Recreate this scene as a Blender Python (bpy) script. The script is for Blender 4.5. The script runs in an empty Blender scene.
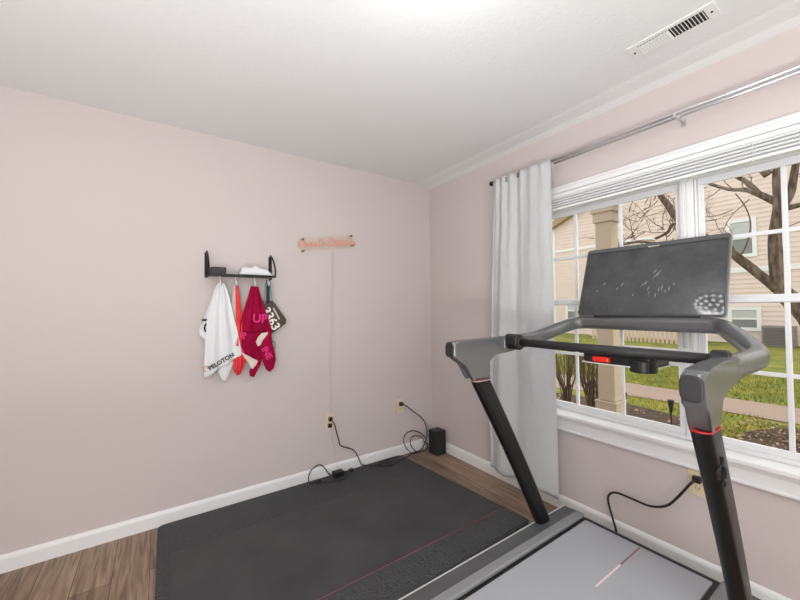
import bpy, bmesh, math, random
from mathutils import Vector, Matrix, noise
random.seed(7)
S = bpy.context.scene
COL = S.collection
PI = math.pi

# ------------------------------------------------------------------ materials
def lin(c):
    return tuple(((v/255)/12.92 if v/255 <= .04045 else ((v/255+.055)/1.055)**2.4) for v in c)
MATS = {}
def mat(name, rgb, rough=.5, metal=0, spec=.5, bump=None, vary=None, emit=None, coat=0, trans=0, alpha=None, sheen=0):
    """rgb in sRGB 0-255. bump=(scale,strength,distance[,stretch xyz]); vary=(scale, rgb2, contrast[,stretch])"""
    m = bpy.data.materials.new(name); m.use_nodes = True
    nt = m.node_tree; N = nt.nodes; L = nt.links
    b = N['Principled BSDF']
    b.inputs['Base Color'].default_value = (*lin(rgb), 1)
    b.inputs['Roughness'].default_value = rough
    b.inputs['Metallic'].default_value = metal
    b.inputs['Specular IOR Level'].default_value = spec
    b.inputs['Coat Weight'].default_value = coat
    b.inputs['Transmission Weight'].default_value = trans
    if sheen: b.inputs['Sheen Weight'].default_value = sheen
    tc = N.new('ShaderNodeTexCoord')
    def mapped(st):
        mp = N.new('ShaderNodeMapping'); mp.inputs['Scale'].default_value = st
        L.new(tc.outputs['Object'], mp.inputs['Vector']); return mp.outputs[0]
    if vary:
        n = N.new('ShaderNodeTexNoise'); n.inputs['Scale'].default_value = vary[0]; n.inputs['Detail'].default_value = 6
        L.new(mapped(vary[3] if len(vary) > 3 else (1, 1, 1)), n.inputs['Vector'])
        r = N.new('ShaderNodeValToRGB'); k = vary[2]
        r.color_ramp.elements[0].position = .5-k; r.color_ramp.elements[1].position = .5+k
        r.color_ramp.elements[0].color = (*lin(rgb), 1); r.color_ramp.elements[1].color = (*lin(vary[1]), 1)
        L.new(n.outputs['Fac'], r.inputs['Fac']); L.new(r.outputs['Color'], b.inputs['Base Color'])
    if bump:
        n = N.new('ShaderNodeTexNoise'); n.inputs['Scale'].default_value = bump[0]; n.inputs['Detail'].default_value = 4
        L.new(mapped(bump[3] if len(bump) > 3 else (1, 1, 1)), n.inputs['Vector'])
        bp = N.new('ShaderNodeBump'); bp.inputs['Strength'].default_value = bump[1]; bp.inputs['Distance'].default_value = bump[2]
        L.new(n.outputs['Fac'], bp.inputs['Height']); L.new(bp.outputs['Normal'], b.inputs['Normal'])
    if emit:
        b.inputs['Emission Color'].default_value = (*lin(emit[0]), 1); b.inputs['Emission Strength'].default_value = emit[1]
    MATS[name] = m
    return m

def clear_mat(name, tint=(255, 255, 255), gloss=.06, rough=.0, haze=0):
    """thin pane: straight-through transmission with a weak mirror reflection"""
    m = bpy.data.materials.new(name); m.use_nodes = True
    nt = m.node_tree; N = nt.nodes; L = nt.links
    N.remove(N['Principled BSDF'])
    out = N['Material Output']
    t = N.new('ShaderNodeBsdfTransparent'); t.inputs['Color'].default_value = (*lin(tint), 1)
    g = N.new('ShaderNodeBsdfGlossy'); g.inputs['Roughness'].default_value = rough
    mx = N.new('ShaderNodeMixShader'); mx.inputs['Fac'].default_value = gloss
    L.new(t.outputs[0], mx.inputs[1]); L.new(g.outputs[0], mx.inputs[2])
    if haze:
        d = N.new('ShaderNodeBsdfDiffuse'); d.inputs['Color'].default_value = (*lin(tint), 1)
        m2 = N.new('ShaderNodeMixShader'); m2.inputs['Fac'].default_value = haze
        L.new(mx.outputs[0], m2.inputs[1]); L.new(d.outputs[0], m2.inputs[2]); L.new(m2.outputs[0], out.inputs['Surface'])
    else:
        L.new(mx.outputs[0], out.inputs['Surface'])
    return m

M_wall = mat('wall_paint', (206, 196, 194), .85, spec=.2, bump=(60, .08, .002))
M_ceil = mat('ceiling_texture', (230, 231, 231), .9, spec=.15, bump=(55, .35, .004))
M_white = mat('white_trim_paint', (233, 234, 234), .38)
M_vinyl = mat('white_vinyl', (226, 228, 230), .35)
M_blind = mat('blind_vinyl', (232, 233, 234), .35)
M_almond = mat('almond_plastic', (222, 206, 176), .4)
M_dark = mat('black_plastic', (26, 26, 27), .42)
M_hole = mat('socket_slot', (60, 50, 40), .6)
M_blackmetal = mat('black_metal', (20, 19, 19), .4, metal=.3)
M_post = mat('treadmill_post_black', (15, 15, 16), .36, spec=.4)
M_rail = mat('treadmill_grey_satin', (106, 107, 109), .27, metal=.3, spec=.8)
M_cap = mat('rubber_cap', (38, 38, 39), .55)
M_deck = mat('deck_rail', (76, 78, 80), .4, vary=(9, (90, 92, 94), .2))
M_bevel = mat('deck_bevel_silver', (134, 136, 138), .5)
M_strip = mat('deck_highlight_strip', (222, 222, 222), .3)  # painted highlight of the deck edge; also plain white for tray and cords
M_belt = mat('running_belt', (168, 171, 176), .42, bump=(500, .05, .001))
M_chrome = mat('brushed_chrome', (224, 224, 226), .28, metal=1)
M_curtain = mat('curtain_fabric', (198, 201, 202), .8, spec=.1, bump=(60, .6, .006, (.6, .6, 4)), sheen=.1)
M_towelw = mat('white_towel', (226, 229, 231), .95, spec=.1, bump=(300, .4, .002))
M_coral = mat('coral_towel', (224, 62, 72), .9, spec=.1, vary=(14, (240, 92, 92), .15), bump=(300, .4, .002))
M_cream = mat('cream_towel', (226, 206, 196), .95, spec=.1, bump=(300, .4, .002))
M_crim = mat('crimson_towel', (140, 12, 52), .9, spec=.1, vary=(16, (165, 16, 66), .2), bump=(300, .4, .002))
M_pink = mat('pink_print', (214, 40, 120), .8)
M_black = mat('black_print', (24, 25, 27), .7)
M_orange = mat('orange_print', (214, 158, 110), .7)
M_plate = mat('brown_card', (72, 56, 48), .5)
M_platew = mat('white_print', (240, 236, 230), .6)
M_navy = mat('navy_ribbon', (22, 34, 66), .7)
M_green = mat('sage_ribbon', (120, 150, 128), .7)
M_red = mat('red_accent', (206, 40, 44), .4)
M_redpale = mat('pale_accent', (196, 150, 146), .4)
M_redkey = mat('red_key', (232, 44, 34), .35)
M_redline = mat('faded_red_line', (146, 82, 82), .6)
M_pinkline = mat('pale_belt_line', (236, 214, 212), .5)
M_speaker = mat('speaker_fabric', (30, 33, 34), .7, bump=(220, .4, .003))
M_cord = mat('black_cord', (30, 27, 27), .5)
M_clearcord = mat('clear_cord', (216, 210, 206), .3)
M_vent = mat('vent_enamel', (232, 232, 230), .45)
M_ventdark = mat('vent_dark', (40, 40, 40), .8)
M_tube = mat('coral_neon_tube', (226, 158, 138), .35, emit=((240, 130, 105), .12))
M_acrylic = clear_mat('clear_acrylic', (255, 254, 251), .04, .08)
M_glass = clear_mat('window_glass', (250, 252, 252), .006)
M_crystal = mat('crystal_glass', (245, 245, 245), .05, trans=1.0)
M_bulb = mat('lamp_bulb', (255, 255, 255), .5, emit=((255, 253, 250), 7))

def wood_floor():
    m = bpy.data.materials.new('floor_planks'); m.use_nodes = True
    N = m.node_tree.nodes; L = m.node_tree.links; b = N['Principled BSDF']
    tc = N.new('ShaderNodeTexCoord')
    mp = N.new('ShaderNodeMapping'); mp.inputs['Rotation'].default_value = (0, 0, PI/2); mp.inputs['Location'].default_value = (.35, .062, 0)
    L.new(tc.outputs['Object'], mp.inputs['Vector'])
    br = N.new('ShaderNodeTexBrick'); br.inputs['Scale'].default_value = 1
    br.inputs['Brick Width'].default_value = 1.2; br.inputs['Row Height'].default_value = .15
    br.inputs['Mortar Size'].default_value = .0016; br.inputs['Mortar Smooth'].default_value = .1
    br.inputs['Color1'].default_value = (*lin((166, 144, 124)), 1); br.inputs['Color2'].default_value = (*lin((136, 115, 98)), 1)
    br.inputs['Mortar'].default_value = (*lin((74, 58, 46)), 1); br.offset = .37
    L.new(mp.outputs[0], br.inputs['Vector'])
    g = N.new('ShaderNodeMapping'); g.inputs['Scale'].default_value = (16, 1.1, 1); L.new(tc.outputs['Object'], g.inputs['Vector'])
    n = N.new('ShaderNodeTexNoise'); n.inputs['Scale'].default_value = 3.2; n.inputs['Detail'].default_value = 9; n.inputs['Distortion'].default_value = .9
    L.new(g.outputs[0], n.inputs['Vector'])
    r = N.new('ShaderNodeValToRGB'); r.color_ramp.elements[0].position = .33; r.color_ramp.elements[1].position = .68
    r.color_ramp.elements[0].color = (.42, .36, .31, 1); r.color_ramp.elements[1].color = (1.15, 1.12, 1.08, 1)
    L.new(n.outputs['Fac'], r.inputs['Fac'])
    mx = N.new('ShaderNodeMix'); mx.data_type = 'RGBA'; mx.blend_type = 'MULTIPLY'; mx.inputs[0].default_value = .85
    L.new(br.outputs['Color'], mx.inputs[6]); L.new(r.outputs['Color'], mx.inputs[7])
    L.new(mx.outputs[2], b.inputs['Base Color']); b.inputs['Roughness'].default_value = .45
    return m
M_floor = wood_floor()

def mat_rubber(name, rgb, cell, strength):
    m = mat(name, rgb, .62)
    N = m.node_tree.nodes; L = m.node_tree.links; b = N['Principled BSDF']
    tc = N.new('ShaderNodeTexCoord'); v = N.new('ShaderNodeTexVoronoi'); v.inputs['Scale'].default_value = cell
    v.feature = 'DISTANCE_TO_EDGE'; v.inputs['Randomness'].default_value = .35
    mp = N.new('ShaderNodeMapping'); mp.inputs['Scale'].default_value = (1, 1.6, 1)
    L.new(tc.outputs['Object'], mp.inputs[0]); L.new(mp.outputs[0], v.inputs['Vector'])
    bp = N.new('ShaderNodeBump'); bp.inputs['Strength'].default_value = strength; bp.inputs['Distance'].default_value = .004
    L.new(v.outputs['Distance'], bp.inputs['Height']); L.new(bp.outputs['Normal'], b.inputs['Normal'])
    return m
M_mattex = mat_rubber('embossed_rubber', (60, 62, 64), 30, 1.0)
M_matband = mat_rubber('embossed_rubber_band', (66, 69, 72), 34, 1.0)
for n_ in M_matband.node_tree.nodes:
    if n_.type == 'BUMP': n_.inputs['Distance'].default_value = .012
M_matband.node_tree.nodes['Principled BSDF'].inputs['Roughness'].default_value = .38
for n_ in M_mattex.node_tree.nodes:
    if n_.type == 'BUMP': n_.inputs['Distance'].default_value = .008
M_matsm = mat('smooth_rubber', (52, 54, 56), .5, vary=(4, (68, 70, 72), .22), bump=(200, .15, .001))

def screen_mat():
    m = mat('smudged_display', (40, 41, 43), .16, spec=.9)
    N = m.node_tree.nodes; L = m.node_tree.links; b = N['Principled BSDF']
    tc = N.new('ShaderNodeTexCoord')
    n = N.new('ShaderNodeTexNoise'); n.inputs['Scale'].default_value = 9; n.inputs['Detail'].default_value = 8; n.inputs['Roughness'].default_value = .7
    L.new(tc.outputs['Object'], n.inputs['Vector'])
    r = N.new('ShaderNodeValToRGB'); r.color_ramp.elements[0].position = .35; r.color_ramp.elements[1].position = .85
    r.color_ramp.elements[0].color = (*lin((46, 47, 49)), 1); r.color_ramp.elements[1].color = (*lin((80, 82, 84)), 1)
    L.new(n.outputs['Fac'], r.inputs['Fac']); L.new(r.outputs['Color'], b.inputs['Base Color'])
    r2 = N.new('ShaderNodeMapRange'); r2.inputs['From Min'].default_value = .3; r2.inputs['From Max'].default_value = .8
    r2.inputs['To Min'].default_value = .03; r2.inputs['To Max'].default_value = .07
    L.new(n.outputs['Fac'], r2.inputs['Value']); L.new(r2.outputs[0], b.inputs['Roughness'])
    return m
M_display = screen_mat()
M_bezel = mat('screen_bezel', (88, 89, 91), .35)
M_bezeledge = mat('screen_silver_edge', (168, 170, 172), .35, metal=.6)
M_smudge = mat('fingerprint_smear', (132, 134, 136), .7)
# outdoors
M_siding = mat('house_siding', (236, 216, 204), .8, vary=(3, (228, 206, 194), .3))
M_stone = mat('house_trim', (240, 238, 235), .6)
M_roof = mat('roof_shingle', (170, 146, 120), .9)
M_pane = mat('far_window_pane', (132, 132, 130), .15)
M_screenmesh = mat('far_blind', (196, 196, 192), .6)
M_colm = mat('column_paint', (182, 164, 142), .7)
M_bark = mat('tree_bark', (126, 108, 90), .95, vary=(22, (74, 60, 50), .13, (1, 1, .3)), bump=(30, .9, .02, (1, 1, .3)))
M_twig = mat('twig_bark', (104, 74, 58), .95)
M_shrub = mat('shrub_stem', (96, 74, 56), .95)
M_shrubleaf = mat('shrub_leaf', (150, 140, 70), .9)
M_lawn = mat('lawn', (84, 98, 24), .95, vary=(2.2, (136, 130, 48), .2))
M_blade = mat('grass_blade', (92, 108, 22), .9, vary=(1.2, (150, 142, 52), .2))
M_path = mat('sidewalk', (158, 136, 120), .9, vary=(3, (142, 122, 108), .3))
M_mulch = mat('mulch', (98, 76, 62), 1, vary=(12, (54, 42, 36), .16), bump=(45, 1, .03))
M_leaf = mat('fallen_leaf', (170, 142, 96), .9)
M_fence = mat('fence_wood', (214, 186, 164), .8)
M_ac = mat('air_conditioner', (140, 128, 122), .7)
M_lantern = mat('solar_lantern', (44, 42, 42), .5)

# ------------------------------------------------------------------ helpers
def link(name, bm, m, parent=None, smooth=False, bevel=0, seg=2, loc=None):
    me = bpy.data.meshes.new(name)
    bmesh.ops.recalc_face_normals(bm, faces=bm.faces)
    bm.to_mesh(me); bm.free()
    me.materials.append(m)
    if smooth:
        for p in me.polygons: p.use_smooth = True
    o = bpy.data.objects.new(name, me); COL.objects.link(o)
    if parent: o.parent = parent
    if bevel:
        md = o.modifiers.new('bevel', 'BEVEL'); md.width = bevel; md.segments = seg; md.limit_method = 'ANGLE'
    return o
def recenter(o, parent_loc):
    """children are modelled in world coordinates; parents are empties at a base point"""
    o.matrix_parent_inverse = Matrix.Translation(-Vector(parent_loc))
def tag(o, label=None, cat=None, group=None, kind=None):
    if label: o['label'] = label
    if cat: o['category'] = cat
    if group: o['group'] = group
    if kind: o['kind'] = kind
    return o
def thing(name, label, cat, loc=(0, 0, 0), group=None):
    o = bpy.data.objects.new(name, None); COL.objects.link(o); o.location = loc; o.empty_display_size = .05
    return tag(o, label, cat, group)
def part(name, bm, m, parent, **k):
    """bm is in world coordinates; parent may be an empty with a location or a mesh at its own place"""
    w = k.pop('world', None)
    o = link(name, bm, m, parent, **k)
    root = parent
    off = Vector((0, 0, 0))
    while root:
        off += root.location if root.type == 'EMPTY' else Vector((0, 0, 0))
        root = root.parent
    if parent.type == 'EMPTY': o.matrix_parent_inverse = Matrix.Translation(-off)
    return o
def B(): return bmesh.new()
def box(bm, a, b):
    x0, y0, z0 = a; x1, y1, z1 = b
    v = [bm.verts.new(p) for p in ((x0, y0, z0), (x1, y0, z0), (x1, y1, z0), (x0, y1, z0), (x0, y0, z1), (x1, y0, z1), (x1, y1, z1), (x0, y1, z1))]
    for f in ((0, 3, 2, 1), (4, 5, 6, 7), (0, 1, 5, 4), (1, 2, 6, 5), (2, 3, 7, 6), (3, 0, 4, 7)): bm.faces.new([v[i] for i in f])
    return bm
def prism(bm, pts, axis, a, b, shear=None):
    """pts: 2D polygon extruded along axis from a to b"""
    def P(u, v, w):
        p = {'x': (w, u, v), 'y': (u, w, v), 'z': (u, v, w)}[axis]
        return p if shear is None else shear(p)
    A = [bm.verts.new(P(u, v, a)) for u, v in pts]; C = [bm.verts.new(P(u, v, b)) for u, v in pts]
    n = len(pts)
    fa = bm.faces.new(A); fb = bm.faces.new(C[::-1])
    for i in range(n): bm.faces.new((A[i], A[(i+1) % n], C[(i+1) % n], C[i]))
    return bm
def ring_pts(n): return [(math.cos(2*PI*i/n), math.sin(2*PI*i/n)) for i in range(n)]
def rrect(w, h, r, k=4):
    o = []
    for cx, cy, a0 in ((w/2-r, h/2-r, 0), (-w/2+r, h/2-r, 90), (-w/2+r, -h/2+r, 180), (w/2-r, -h/2+r, 270)):
        for i in range(k+1):
            a = math.radians(a0+90*i/k); o.append((cx+r*math.cos(a), cy+r*math.sin(a)))
    return o
def smoothpath(pts, n=8):
    P = [Vector(p) for p in pts]; out = []
    for i in range(len(P)-1):
        a = P[max(i-1, 0)]; b = P[i]; c = P[i+1]; d = P[min(i+2, len(P)-1)]
        for j in range(n):
            t = j/n
            out.append(.5*((2*b)+(c-a)*t+(2*a-5*b+4*c-d)*t*t+(-a+3*b-3*c+d)*t**3))
    out.append(P[-1]); return out
def sweep(bm, pts, section, scale=None, up=None, caps=True):
    """section: list of 2D points (side, up) or function(i,n)"""
    P = [Vector(p) for p in pts]; n = len(P); rings = []
    t0 = (P[1]-P[0]).normalized()
    ref = Vector(up) if up else (Vector((0, 0, 1)) if abs(t0.z) < .9 else Vector((1, 0, 0)))
    for i in range(n):
        t = ((P[min(i+1, n-1)]-P[max(i-1, 0)])).normalized()
        if up: r = Vector(up)
        else: r = ref
        s = t.cross(r)
        if s.length < 1e-6: s = t.orthogonal()
        s.normalize(); u = s.cross(t).normalized()
        if not up: ref = u
        sc = scale(i/(n-1)) if scale else 1
        sec = section(i/(n-1)) if callable(section) else section
        rings.append([bm.verts.new(P[i]+s*a*sc+u*b*sc) for a, b in sec])
    m = len(rings[0])
    for i in range(n-1):
        for j in range(m):
            bm.faces.new((rings[i][j], rings[i][(j+1) % m], rings[i+1][(j+1) % m], rings[i+1][j]))
    if caps: bm.faces.new(rings[0]); bm.faces.new(rings[-1][::-1])
    return bm
def tube(bm, pts, r, n=10, scale=None, smooth=0):
    if smooth: pts = smoothpath(pts, smooth)
    return sweep(bm, pts, [(a*r, b*r) for a, b in ring_pts(n)], scale)
def cyl(bm, a, b, r, n=20): return tube(bm, [a, b], r, n)
def ball(bm, c, r, sx=1, sy=1, sz=1, sub=2):
    res = bmesh.ops.create_icosphere(bm, subdivisions=sub, radius=r)
    for v in res['verts']: v.co = Vector((v.co.x*sx+c[0], v.co.y*sy+c[1], v.co.z*sz+c[2]))
    return bm
def text_mesh(s, size, bold=0, extrude=.0008, align='CENTER', xs=1):
    cu = bpy.data.curves.new('t', 'FONT'); cu.body = s; cu.size = size; cu.extrude = extrude; cu.align_x = align; cu.align_y = 'CENTER'
    cu.offset = bold; cu.resolution_u = 4
    o = bpy.data.objects.new('t', cu); COL.objects.link(o)
    bpy.context.view_layer.update()
    me = bpy.data.meshes.new_from_object(o.evaluated_get(bpy.context.evaluated_depsgraph_get()))
    bpy.data.objects.remove(o); 
    bm = bmesh.new(); bm.from_mesh(me); bpy.data.meshes.remove(me)
    for v in bm.verts: v.co.x *= xs
    return bm
def place_text(bm, c, right, up):
    """map text xy plane to world: right vector, up vector"""
    r = Vector(right).normalized(); u = Vector(up); u = (u-r*u.dot(r)).normalized(); n = r.cross(u)
    for v in bm.verts: v.co = Vector(c)+r*v.co.x+u*v.co.y+n*v.co.z
    return bm
def struct(name, bm, m, parent=None, **k):
    o = link(name, bm, m, parent, **k)
    if not parent: o['kind'] = 'structure'
    return o

# ------------------------------------------------------------------ camera (fitted to the room's own lines)
cam = bpy.data.cameras.new('camera'); cam.sensor_width = 36; cam.lens = 353.43*36/800
co = bpy.data.objects.new('camera', cam); COL.objects.link(co)
r_ = Vector((0.8251695, -0.5647822, -0.0107829)); u_ = Vector((-0.003888, -0.0247666, 0.9996857)); f_ = Vector((0.5648718, 0.8248683, 0.0226325))
mw = Matrix.Identity(4)
for i in range(3): mw[i][0] = r_[i]; mw[i][1] = u_[i]; mw[i][2] = -f_[i]
mw[0][3], mw[1][3], mw[2][3] = -2.13286, -2.59542, 1.28941
co.matrix_world = mw; cam.clip_start = .02; cam.clip_end = 200
S.camera = co

# ------------------------------------------------------------------ room shell
XL, YB, H = -3.35, -4.1, 2.44
struct('floor', box(B(), (XL-.1, YB-.1, -.06), (.14, .1, 0)), M_floor)
struct('ceiling', box(B(), (XL-.1, YB-.1, H), (.14, .1, H+.08)), M_ceil)
struct('wall_back', box(B(), (XL-.1, 0, 0), (.14, .1, H)), M_wall)
struct('wall_left', box(B(), (XL-.1, YB, 0), (XL, 0, H)), M_wall)
struct('wall_front', box(B(), (XL-.1, YB-.1, 0), (.14, YB, H)), M_wall)
WY0, WY1, WZ0, WZ1 = -2.857, -1.078, .60, 2.012
bm = B()
box(bm, (0, YB, 0), (.14, 0, WZ0)); box(bm, (0, YB, WZ1), (.14, 0, H))
box(bm, (0, WY1, WZ0), (.14, 0, WZ1)); box(bm, (0, YB, WZ0), (.14, WY0, WZ1))
struct('wall_right', bm, M_wall)
def base_profile(): return [(0, 0), (.014, 0), (.014, .066), (.011, .076), (.006, .083), (0, .086)]
bm = B(); prism(bm, [(-a, b) for a, b in base_profile()], 'x', XL, 0); 
struct('baseboard_back', bm, M_white)
bm = B(); prism(bm, [(-a, b) for a, b in base_profile()], 'y', YB, -.014)
struct('baseboard_right', bm, M_white)
# plastered cove where ceiling meets the window wall
bm = B(); prism(bm, [(-.158, H), (-.13, H-.004), (-.05, H-.010), (0, H-.024), (0, H)], 'y', YB, 0)
struct('trim_1', bm, M_ceil, smooth=False)

# ------------------------------------------------------------------ window
# casing (head + mullion), stool and apron
bm = B()
box(bm, (-.02, -2.93, 2.012), (0, -1.01, 2.05)); box(bm, (-.026, -2.94, 2.040), (0, -1.0, 2.056))
box(bm, (-.018, -1.078, .62), (0, -1.01, 2.012)); box(bm, (-.018, -2.93, .62), (0, -2.857, 2.012))
struct('trim_2', bm, M_white, bevel=.003)
bm = B()   # mullion between the two units, stepped board
box(bm, (.036, -1.989, .62), (.1, -1.936, 2.012)); box(bm, (.030, -1.980, .62), (.036, -1.962, 1.9)); box(bm, (.032, -1.955, .62), (.036, -1.945, 1.9))
struct('trim_3', bm, M_white, bevel=.002)
bm = B()   # stool with nosing and stepped apron
box(bm, (-.058, -3.06, .597), (.08, -.98, .618)); 
box(bm, (-.030, -3.02, .572), (0, -1.02, .597)); box(bm, (-.022, -3.02, .515), (0, -1.02, .572)); box(bm, (-.028, -3.02, .505), (0, -1.02, .520))
struct('trim_4', bm, M_white, bevel=.005, seg=3)

def window_unit(name, y0, y1):
    # y0 > y1
    x0, x1 = .045, .085
    bm = B(); w = .032
    zb, zt = .618, 2.012
    box(bm, (x0, y1, zb), (x1, y0, zb+.022)); box(bm, (x0, y1, zt-.10), (x1, y0, zt))
    box(bm, (x0, y1, zb+.022), (x1, y1+.008, zt-.10)); box(bm, (x0, y0-.008, zb+.022), (x1, y0, zt-.10))
    fr = struct(name, bm, M_vinyl, bevel=.003)
    gy0, gy1 = y0-.008-.022, y1+.008+.022
    def sash(pn, za, zc, xa, xb):
        bm = B()
        box(bm, (xa, y1+.008, za), (xb, y0-.008, za+.03)); box(bm, (xa, y1+.008, zc-.034), (xb, y0-.008, zc))
        box(bm, (xa, y1+.008, za+.03), (xb, gy1, zc-.034)); box(bm, (xa, gy0, za+.03), (xb, y0-.008, zc-.034))
        s = link(pn, bm, M_vinyl, fr, bevel=.003)
        bm = B(); zm = (za+zc)/2+.0
        xm = (xa+xb)/2
        for t in (1/3, 2/3):
            yy = gy0+(gy1-gy0)*t; box(bm, (xm-.006, yy-.009, za+.03), (xm+.006, yy+.009, zc-.034))
        box(bm, (xm-.005, gy1, zm-.009), (xm+.005, gy0, zm+.009))
        link('muntin_grid', bm, M_vinyl, s, bevel=.002)
        bm = B(); box(bm, (xm+.007, gy1-.005, za+.02), (xm+.010, gy0+.005, zc-.02))
        link('glass_pane', bm, M_glass, s)
        return s
    lo = sash('lower_sash', .640, 1.332, .048, .066)
    sash('upper_sash', 1.295, 1.912, .067, .084)
    bm = B(); box(bm, (.036, (y0+y1)/2-.03, 1.320), (.048, (y0+y1)/2+.03, 1.336)); link('sash_lock', bm, M_vinyl, fr, bevel=.002)
window_unit('window_1', -1.080, -1.935)
window_unit('window_2', -1.990, -2.855)

# raised blind
t = thing('window_blind', 'white mini blind raised into a stack at the top of the window', 'blind', (-.0, -2.0, 1.975))
part('headrail', box(B(), (-.046, -2.852, 1.980), (-.0205, -1.083, 2.002)), M_blind, t, bevel=.003)
bm = B()
for k in range(4):
    zc = 1.979-k*.0158
    prism(bm, [(-.038, zc-.012), (-.050, zc-.0105), (-.054, zc-.006), (-.050, zc-.002), (-.038, zc), (-.0, zc), (-.0, zc-.012)], 'y', -2.850, -1.085)
part('slat_stack', bm, M_blind, t)
part('bottom_rail', box(B(), (-.050, -2.851, 1.900), (-.002, -1.084, 1.914)), M_blind, t, bevel=.003)
for yy in (-1.75, -2.22):
    bm = B(); cyl(bm, (-.056, yy, 1.985), (-.056, yy, 1.895), .0014, 8); ball(bm, (-.056, yy, 1.894), .004, sub=1); part('pull_cord', bm, M_strip, t)

# ------------------------------------------------------------------ curtain rod
t = thing('curtain_rod', 'chrome double curtain rod above the window with round finial', 'curtain rod', (-.08, -2.0, 2.2))
bm = B(); cyl(bm, (-.103, -.835, 2.2), (-.103, -3.2, 2.2), .0085); part('front_rod', bm, M_chrome, t, smooth=True)
bm = B(); cyl(bm, (-.058, -.835, 2.2), (-.058, -3.2, 2.2), .0075); part('rear_rod', bm, M_chrome, t, smooth=True)
bm = B(); ball(bm, (-.103, -.845, 2.2), .018); cyl(bm, (-.103, -.85, 2.2), (-.103, -.87, 2.2), .012); part('finial', bm, M_blackmetal, t, smooth=True)
for yy in (-.875, -1.97):
    bm = B()
    box(bm, (-.004, yy-.010, 2.165), (-.0005, yy+.010, 2.215)); box(bm, (-.112, yy-.004, 2.184), (-.004, yy+.004, 2.190))
    for xx in (-.103, -.058): box(bm, (xx-.012, yy-.005, 2.184), (xx-.009, yy+.005, 2.204)); box(bm, (xx+.009, yy-.005, 2.184), (xx+.012, yy+.005, 2.204))
    part('rod_bracket', bm, M_chrome, t)

# curtain: pleated sheet
def curtain():
    t = thing('curtain', 'light grey-white fabric curtain hanging left of the window', 'curtain', (-.08, -1.07, .13))
    bm = B(); nu, nv = 150, 70
    rows = []
    for j in range(nv+1):
        v = j/nv; z = 2.206-v*(2.206-.118)
        yl = -.885+.080*min(1, v*1.3); yr = -1.330-.012*v
        row = []
        for i in range(nu+1):
            u = i/nu
            a = math.exp(-v*3.2)
            fine = .013*math.sin(2*PI*6.2*u**.85+1.0)*a*(1 if u < .55 else .45)
            broad = (.008+.016*min(1, v*2))*math.sin(2*PI*(2.2*u**.8)+.2+.4*v)
            flat = 1-.65*max(0, min(1, (u-.4)*4))*min(1, v*2)
            wr = .008*noise.noise(Vector((u*5, v*9, 1)))+.003*noise.noise(Vector((u*16, v*30, 4)))
            x = -.128+(fine+broad*flat)*.8+wr
            x = min(x, -.117) if v < .04 else min(x, -.034)
            row.append(bm.verts.new((x-.0, yl+(yr-yl)*u, z+.004*math.sin(17*u)*(1 if j == nv else 0))))
        rows.append(row)
    for j in range(nv):
        for i in range(nu): bm.faces.new((rows[j][i], rows[j][i+1], rows[j+1][i+1], rows[j+1][i]))
    o = part('curtain_cloth', bm, M_curtain, t, smooth=True)
    md = o.modifiers.new('thick', 'SOLIDIFY'); md.thickness = .002
    bm = B()   # back of the rod pocket
    pr = []
    for j in range(5):
        z = 2.206-j*.014
        pr.append([bm.verts.new((-.086 if j else -.10, -.885-(1.330-.885)*i/40, z)) for i in range(41)])
    for j in range(4):
        for i in range(40): bm.faces.new((pr[j][i], pr[j][i+1], pr[j+1][i+1], pr[j+1][i]))
    part('rod_pocket', bm, M_curtain, t, smooth=True)
    for yy in (-1.0, -1.10):
        bm = B()
        ring = [(-.134, yy+.007*math.cos(a), 2.176+.014*math.sin(a)) for a in [2*PI*k/14 for k in range(15)]]
        tube(bm, ring, .0025, 6)
        part('curtain_ring', bm, M_blackmetal, t, smooth=True)
curtain()

# ------------------------------------------------------------------ ceiling vent
t = thing('ceiling_vent', 'white metal ceiling air register with slots beside the window wall', 'vent', (-.35, -2.04, H))
part('frame', box(B(), (-.405, -2.19, H-.005), (-.293, -1.885, H)), M_vent, t, bevel=.002)
bm = B(); box(bm, (-.385, -2.155, H-.0056), (-.315, -1.925, H-.005)); part('duct_opening', bm, M_ventdark, t)
bm = B()
for k in range(20):
    y0 = -2.155+.23*k/20
    prism(bm, [(y0+.004, H-.0057), (y0+.0062, H-.0057), (y0+.0045, H-.0075), (y0+.0023, H-.0075)] if k < 10 else
          [(y0+.001, H-.0057), (y0+.003, H-.0057), (y0+.0112, H-.011), (y0+.0092, H-.011)], 'x', -.385, -.315)
part('louvre', bm, M_vent, t)
for yy in (-2.172, -1.902):
    bm = B(); cyl(bm, (-.35, yy, H-.005), (-.35, yy, H-.008), .004, 10); part('screw', bm, M_ventdark, t)

# ------------------------------------------------------------------ outlets
def outlet(axis, c, label):
    """axis 'y': on back wall (faces -y); 'x': on window wall (faces -x)"""
    def P(u, d, w):  # u across, d outwards, w up
        return (c[0]+u, -d, c[2]+w) if axis == 'y' else (-d, c[1]+u, c[2]+w)
    def bx(bm, u0, u1, d0, d1, w0, w1):
        a = P(u0, d0, w0); b = P(u1, d1, w1)
        return box(bm, tuple(min(a[i], b[i]) for i in range(3)), tuple(max(a[i], b[i]) for i in range(3)))
    t = thing('wall_outlet', label, 'outlet', P(0, 0, 0))
    part('cover_plate', bx(B(), -.038, .038, 0, .006, -.062, .062), M_almond, t, bevel=.003)
    for w in (.024, -.024):
        s = part('socket', bx(B(), -.017, .017, .006, .009, w-.015, w+.015), M_almond, t, bevel=.002)
        bm = B(); bx(bm, -.008, -.005, .009, .0094, w-.002, w+.008); bx(bm, .005, .008, .009, .0094, w-.002, w+.008); bx(bm, -.002, .002, .009, .0094, w-.010, w-.006)
        link('slot', bm, M_hole, s)
    return P
outlet('y', (-1.030, 0, .415), 'almond wall outlet below the sign with two cords')
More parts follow.
